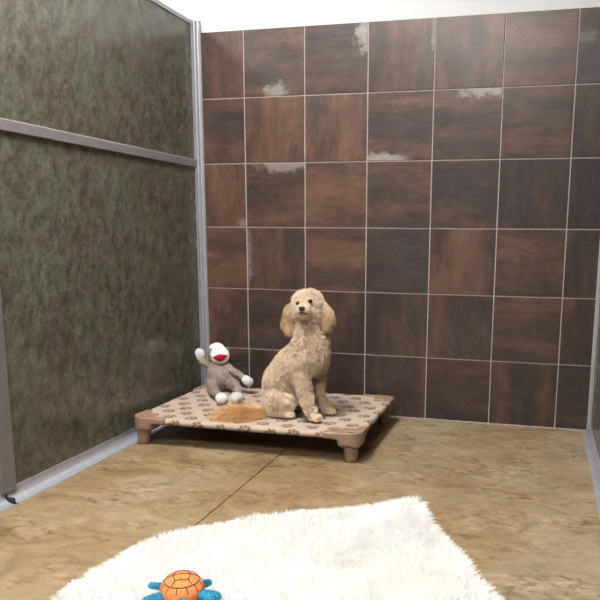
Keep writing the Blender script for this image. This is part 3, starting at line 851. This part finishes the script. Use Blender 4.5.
    if sum((fa.normal.dot(f) for fa in bm.faces)) < 0: bmesh.ops.reverse_faces(bm, faces=bm.faces)
    lips = fix(from_bm('lips', bm, M['red_plush'], monkey, True), monkey)
    sol = lips.modifiers.new('thick', 'SOLIDIFY'); sol.thickness = 0.010; sol.offset = -1
    ln = [cc + r * a * 0.034 + u * (0.003 * a * a) + f * (0.0105 * math.sqrt(max(0, 1 - abs(a) ** 2.5)) - 0.012 * a * a + 0.0035) for a in np.linspace(-.9, .9, 13)]
    l2 = tube('mouth_seam', ln, 0.0009, simple('dark red thread', (0.16, 0.004, 0.01), 0.8, nscale=50), lips); l2.data.transform(Matrix.Translation(-Vector(monkey.location)))
    for dx in (-1, 1):
        c = Vector((-0.077, -0.224, 0.334)) + r * dx * 0.012
        e = ell_obj('eye', c, (0.0035, 0.0025, 0.0035), M['eye'], monkey, 12); fix(e, monkey)
build_monkey()

# ------------------------------------------------------------------ white shag rug
OUT = [(.352, -2.06), (.345, -1.94), (.372, -1.83), (.385, -1.72), (.415, -1.65), (.465, -1.592), (.55, -1.525), (.61, -1.44), (.69, -1.39), (.80, -1.345), (.93, -1.265), (1.088, -1.122),
       (1.118, -1.24), (1.190, -1.41), (1.272, -1.54), (1.330, -1.67), (1.400, -1.79), (1.48, -1.98), (1.50, -2.2), (1.42, -2.42), (1.15, -2.52), (.85, -2.5), (.60, -2.42), (.42, -2.25)]
rug = empty('shag_rug', (0.9, -1.9, 0))
tag(rug, 'fluffy white shag rug spread on the concrete floor in the foreground', 'rug')
M['rug_back'] = simple('white rug base', (0.88, 0.875, 0.85), 0.95, spec=0.1, nscale=25, amt=0.04)
M['rug_fur'] = mat_fur('white shag fur', (0.90, 0.885, 0.84), (0.94, 0.935, 0.92), (0.96, 0.96, 0.955), 0.98, 0.05, 0.5)
def inside(P, poly):
    c = np.zeros(len(P), bool); n = len(poly)
    for i in range(n):
        x1, y1 = poly[i]; x2, y2 = poly[(i + 1) % n]
        m = ((y1 > P[:, 1]) != (y2 > P[:, 1])) & (P[:, 0] < (x2 - x1) * (P[:, 1] - y1) / (y2 - y1 + 1e-12) + x1)
        c ^= m
    return c
def edge_dist(P, poly):
    d = np.full(len(P), 9.0); nr = np.zeros((len(P), 2)); n = len(poly)
    for i in range(n):
        a = np.array(poly[i]); b = np.array(poly[(i + 1) % n]); v = b - a
        t = np.clip(((P - a) @ v) / (v @ v), 0, 1); q = a + t[:, None] * v; e = q - P; L = np.linalg.norm(e, axis=1)
        m = L < d; d[m] = L[m]; nr[m] = e[m] / np.maximum(L[m], 1e-6)[:, None]
    return d, nr
_c = (1.0, -1.9)
OUT = [(x + (0.018 if x < 1.0 else 0.004) * (x - _c[0]) / math.hypot(x - _c[0], y - _c[1]), y + 0.016 * (y - _c[1]) / math.hypot(x - _c[0], y - _c[1])) for x, y in OUT]
TURT = (0.644, -1.972)
def build_rug():
    inset = 0.022
    g = 0.016
    xs = np.arange(.30, 1.56, g); ys = np.arange(-2.56, -1.12, g)
    X, Y = np.meshgrid(xs, ys, indexing='ij'); P = np.stack([X.ravel(), Y.ravel()], 1)
    ins = inside(P, OUT); d, nr = edge_dist(P, OUT); d = np.where(ins, d, -d)
    # base: snapped grid, domed pad with a thin rim
    snap = d < inset; near = snap & (d > inset - g * 1.5)
    Q = P.copy(); Q[near] = P[near] - nr[near] * np.where(d[near] > 0, 1, -1)[:, None] * (inset - d[near])[:, None]
    ok = (d >= inset) | near
    z = 0.004 + 0.012 * np.clip((d - inset) / 0.05, 0, 1) ** 0.5
    I = np.arange(len(P)).reshape(X.shape); F = np.stack([I[:-1, :-1], I[1:, :-1], I[1:, 1:], I[:-1, 1:]], -1).reshape(-1, 4)
    F = F[ok[F].all(1)]
    V = np.concatenate([Q, z[:, None]], 1)
    used = np.unique(F); rm = -np.ones(len(V), int); rm[used] = np.arange(len(used))
    b = fix(from_np('backing', V[used], rm[F], M['rug_back'], rug), rug)
    sol = b.modifiers.new('thick', 'SOLIDIFY'); sol.thickness = 0.003; sol.offset = -1
    # pile
    n = 150000
    R = np.stack([rng.uniform(.30, 1.52, n), rng.uniform(-2.30, -1.12, n)], 1)
    R = R[inside(R, OUT)]; d, nr = edge_dist(R, OUT)
    k = d > 0.016; R, d, nr = R[k], d[k], nr[k]
    P3 = np.concatenate([R, (0.004 + 0.010 * np.clip((d - .02) / .05, 0, 1) ** .5)[:, None]], 1)
    lean = np.stack([ns(P3 * 1.0, 17, 51) + .15, ns(P3, 17, 52) - .1], 1) * 0.9
    fine = np.stack([ns(P3, 75, 53), ns(P3, 75, 54)], 1) * 0.9
    edge = np.clip(1 - d / 0.07, 0, 1)[:, None]
    H = lean + fine + nr * edge * 1.3 + rng.normal(size=R.shape) * 0.22
    D = np.concatenate([H, np.full((len(R), 1), 1.0)], 1)
    L = rng.uniform(0.034, 0.052, len(R)) * (1 - 0.15 * edge[:, 0])
    tr = np.hypot((R[:, 0] - TURT[0]), (R[:, 1] - TURT[1]))
    L = np.where(tr < 0.055, 0.012, np.where(tr < 0.10, 0.012 + (L - 0.012) * np.clip((tr - 0.055) / 0.045, 0.3, 1), L))
    D = nrm(D)
    tone = np.clip(0.55 + 0.25 * ns(P3, 9, 55) + 0.15 * ns(P3, 70, 56) + rng.normal(size=len(R)) * 0.15, 0, 1)
    o = strands('shag_pile', P3, D, L, 0.0030, M['rug_fur'], rug, 4, 0.0035, 0.6, 0.22, tone)
    fix(o, rug)
build_rug()

# ------------------------------------------------------------------ turtle toy
def mat_knit():
    t = NT('orange ribbed knit'); o = t.obj()
    f = t.noise(t.mapping(o, (1, 0.35, 1)), 220, 4, 0.6)
    t.set(t.ramp(f, [(0.3, (0.50, 0.145, 0.042)), (0.7, (0.74, 0.26, 0.09))]), 0.9, 0, 0.15); t.bump(f, 0.5, 0.002); return t.m
M['knit'] = mat_knit()
M['thread'] = simple('dark brown stitching', (0.05, 0.022, 0.012), 0.9, nscale=80)
M['blue_plush'] = mat_plush('blue plush', (0.02, 0.20, 0.34), (0.07, 0.40, 0.58), 140)
M['blue_fur'] = mat_fur('blue plush pile', (0.02, 0.17, 0.30), (0.05, 0.34, 0.52), (0.13, 0.50, 0.68), 0.8)
tz = 0.030
turtle = empty('turtle_toy', (TURT[0], TURT[1], 0.024), 0.48); turtle.scale = (0.88,) * 3
tag(turtle, 'orange and blue plush turtle toy lying on the white shag rug', 'toy')
def shell_pt(x, y, off=0.0):
    a, b, h = 0.060, 0.070, 0.048
    q = min(1.0, math.hypot(x / a, y / b))
    return Vector((x, y, tz + h * math.sqrt(max(0.0, 1 - q ** 2.3)) + off))
def build_turtle():
    nu, nv = 160, 34; V = []; F = []
    for j in range(nv + 1):
        ph = (PI / 2) * 1.28 * j / nv
        for i in range(nu):
            th = 2 * PI * i / nu
            rad = math.sin(min(ph, PI / 2)) if ph <= PI / 2 else math.sin(ph)
            x = 0.060 * rad * math.cos(th); y = 0.070 * rad * math.sin(th)
            z = tz + (0.048 * max(0, math.cos(ph)) ** (2 / 2.3) if ph <= PI / 2 else 0.030 * math.cos(ph))
            rib = 0.0009 * math.sin(x * 2 * PI / 0.0058)
            V.append((x * (1 + rib * 5), y, z + rib * max(0.25, math.cos(ph))))
    for j in range(nv):
        for i in range(nu):
            i2 = (i + 1) % nu; F.append((j * nu + i, (j + 1) * nu + i, (j + 1) * nu + i2, j * nu + i2))
    F.append(tuple(nv * nu + i for i in range(nu))[:4])
    bm = bmesh.new(); bv = [bm.verts.new(v) for v in V]
    for f in F[:-1]: bm.faces.new([bv[q] for q in f])
    bm.faces.new([bv[nv * nu + i] for i in range(nu)][::-1])
    bmesh.ops.remove_doubles(bm, verts=bm.verts, dist=1e-6); bmesh.ops.recalc_face_normals(bm, faces=bm.faces)
    sh = from_bm('shell', bm, M['knit'], turtle, True)
    # stitched scute pattern
    inner = [(-.020, -.040), (.020, -.040), (.038, 0.0), (.022, .040), (-.022, .040), (-.038, 0.0)]
    k = 0.80
    hexes = [(-.017, -.024), (.017, -.024), (.024, 0.006), (.012, .034), (-.012, .034), (-.024, 0.006)]
    ring = [(0.046 * math.cos(a), 0.051 * math.sin(a)) for a in np.linspace(0, 2 * PI, 33)]
    lines = [ring]
    for a, b in zip(hexes, hexes[1:] + hexes[:1]): lines.append([a, b])
    for (x, y) in hexes:
        a = math.atan2(y / .051, x / .046); lines.append([(x, y), (.046 * math.cos(a), .051 * math.sin(a))])
    lines.append([hexes[5], hexes[2]])
    for i in range(12):
        a = 2 * PI * (i + .5) / 12; lines.append([(.046 * math.cos(a), .051 * math.sin(a)), (.0585 * math.cos(a), .0645 * math.sin(a))])
    for ln in lines:
        pts = []
        for (x0, y0), (x1, y1) in zip(ln, ln[1:]):
            for t in np.linspace(0, 1, 6)[: (6 if (x1, y1) == ln[-1] else 5)]: pts.append(shell_pt(x0 + (x1 - x0) * t, y0 + (y1 - y0) * t, 0.0008))
        tube('stitching', pts, 0.0013, M['thread'], sh, 6)
    def limb(name, a, b, ra, rb, flat=0.55):
        a = np.array(a); b = np.array(b)
        R = max(ra, rb) + .01; s = SDF(np.minimum(a, b) - R, np.maximum(a, b) + R, 0.0026)
        s.cone(a, b, ra, rb, 0.004); V, F = s.mesh(); V = relax(V, F, 1)
        zc = (a[2] + b[2]) / 2; V[:, 2] = zc + (V[:, 2] - zc) * flat
        o = from_np(name, V, F, M['blue_plush'], turtle)
        fuzz(V, F, 2500, 0.005, M['blue_fur'], o)
    limb('flipper', (-.046, -.020, .034), (-.084, -.044, .034), .015, .018)
    limb('flipper', (.046, -.034, .034), (.080, -.056, .034), .016, .021)
    limb('flipper', (-.046, .020, .036), (-.080, .036, .038), .011, .010)
    limb('flipper', (.048, .012, .036), (.068, .018, .038), .012, .011)
    limb('head', (0, -.066, .030), (.004, -.100, .030), .016, .020, 0.9)
    limb('tail', (0, .060, .028), (0, .074, .026), .006, .004, 0.9)
    for q in (-1, 1): ell_obj('eye', (.004 + q * .009, -.112, .044), (.003, .003, .003), M['eye'], turtle, 10)
build_turtle()

# ------------------------------------------------------------------ camera and output look
cam_d = bpy.data.cameras.new('camera'); cam = bpy.data.objects.new('camera', cam_d); COL.objects.link(cam)
R_ = Vector((0.96817, 0.25015, 0.00836)); U_ = Vector((-0.05346, 0.17405, 0.98328)); W_ = Vector((-0.24452, 0.95243, -0.18188))
mw = Matrix.Identity(4)
for i in range(3):
    mw[i][0], mw[i][1], mw[i][2] = R_[i], U_[i], -W_[i]
mw[0][3], mw[1][3], mw[2][3] = 1.4366, -3.4184, 0.9006
cam.matrix_world = mw
cam_d.sensor_width = 36.0; cam_d.lens = 719.19 * 36 / 600
cam_d.shift_x = -54.16 / 600; cam_d.shift_y = 65.43 / 600
cam_d.clip_start = 0.05
sc = bpy.context.scene
sc.camera = cam
w = bpy.data.worlds.new('world'); sc.world = w; w.use_nodes = True
w.node_tree.nodes['Background'].inputs[0].default_value = (0.8, 0.85, 0.9, 1); w.node_tree.nodes['Background'].inputs[1].default_value = 0.05
sc.view_settings.view_transform = 'Standard'; sc.view_settings.look = 'None'
sc.view_settings.gamma = 1.0; sc.view_settings.use_curve_mapping = False
sc.view_settings.exposure = 0.0
sc.cycles.caustics_reflective = False; sc.cycles.caustics_refractive = False; sc.cycles.sample_clamp_indirect = 10.0
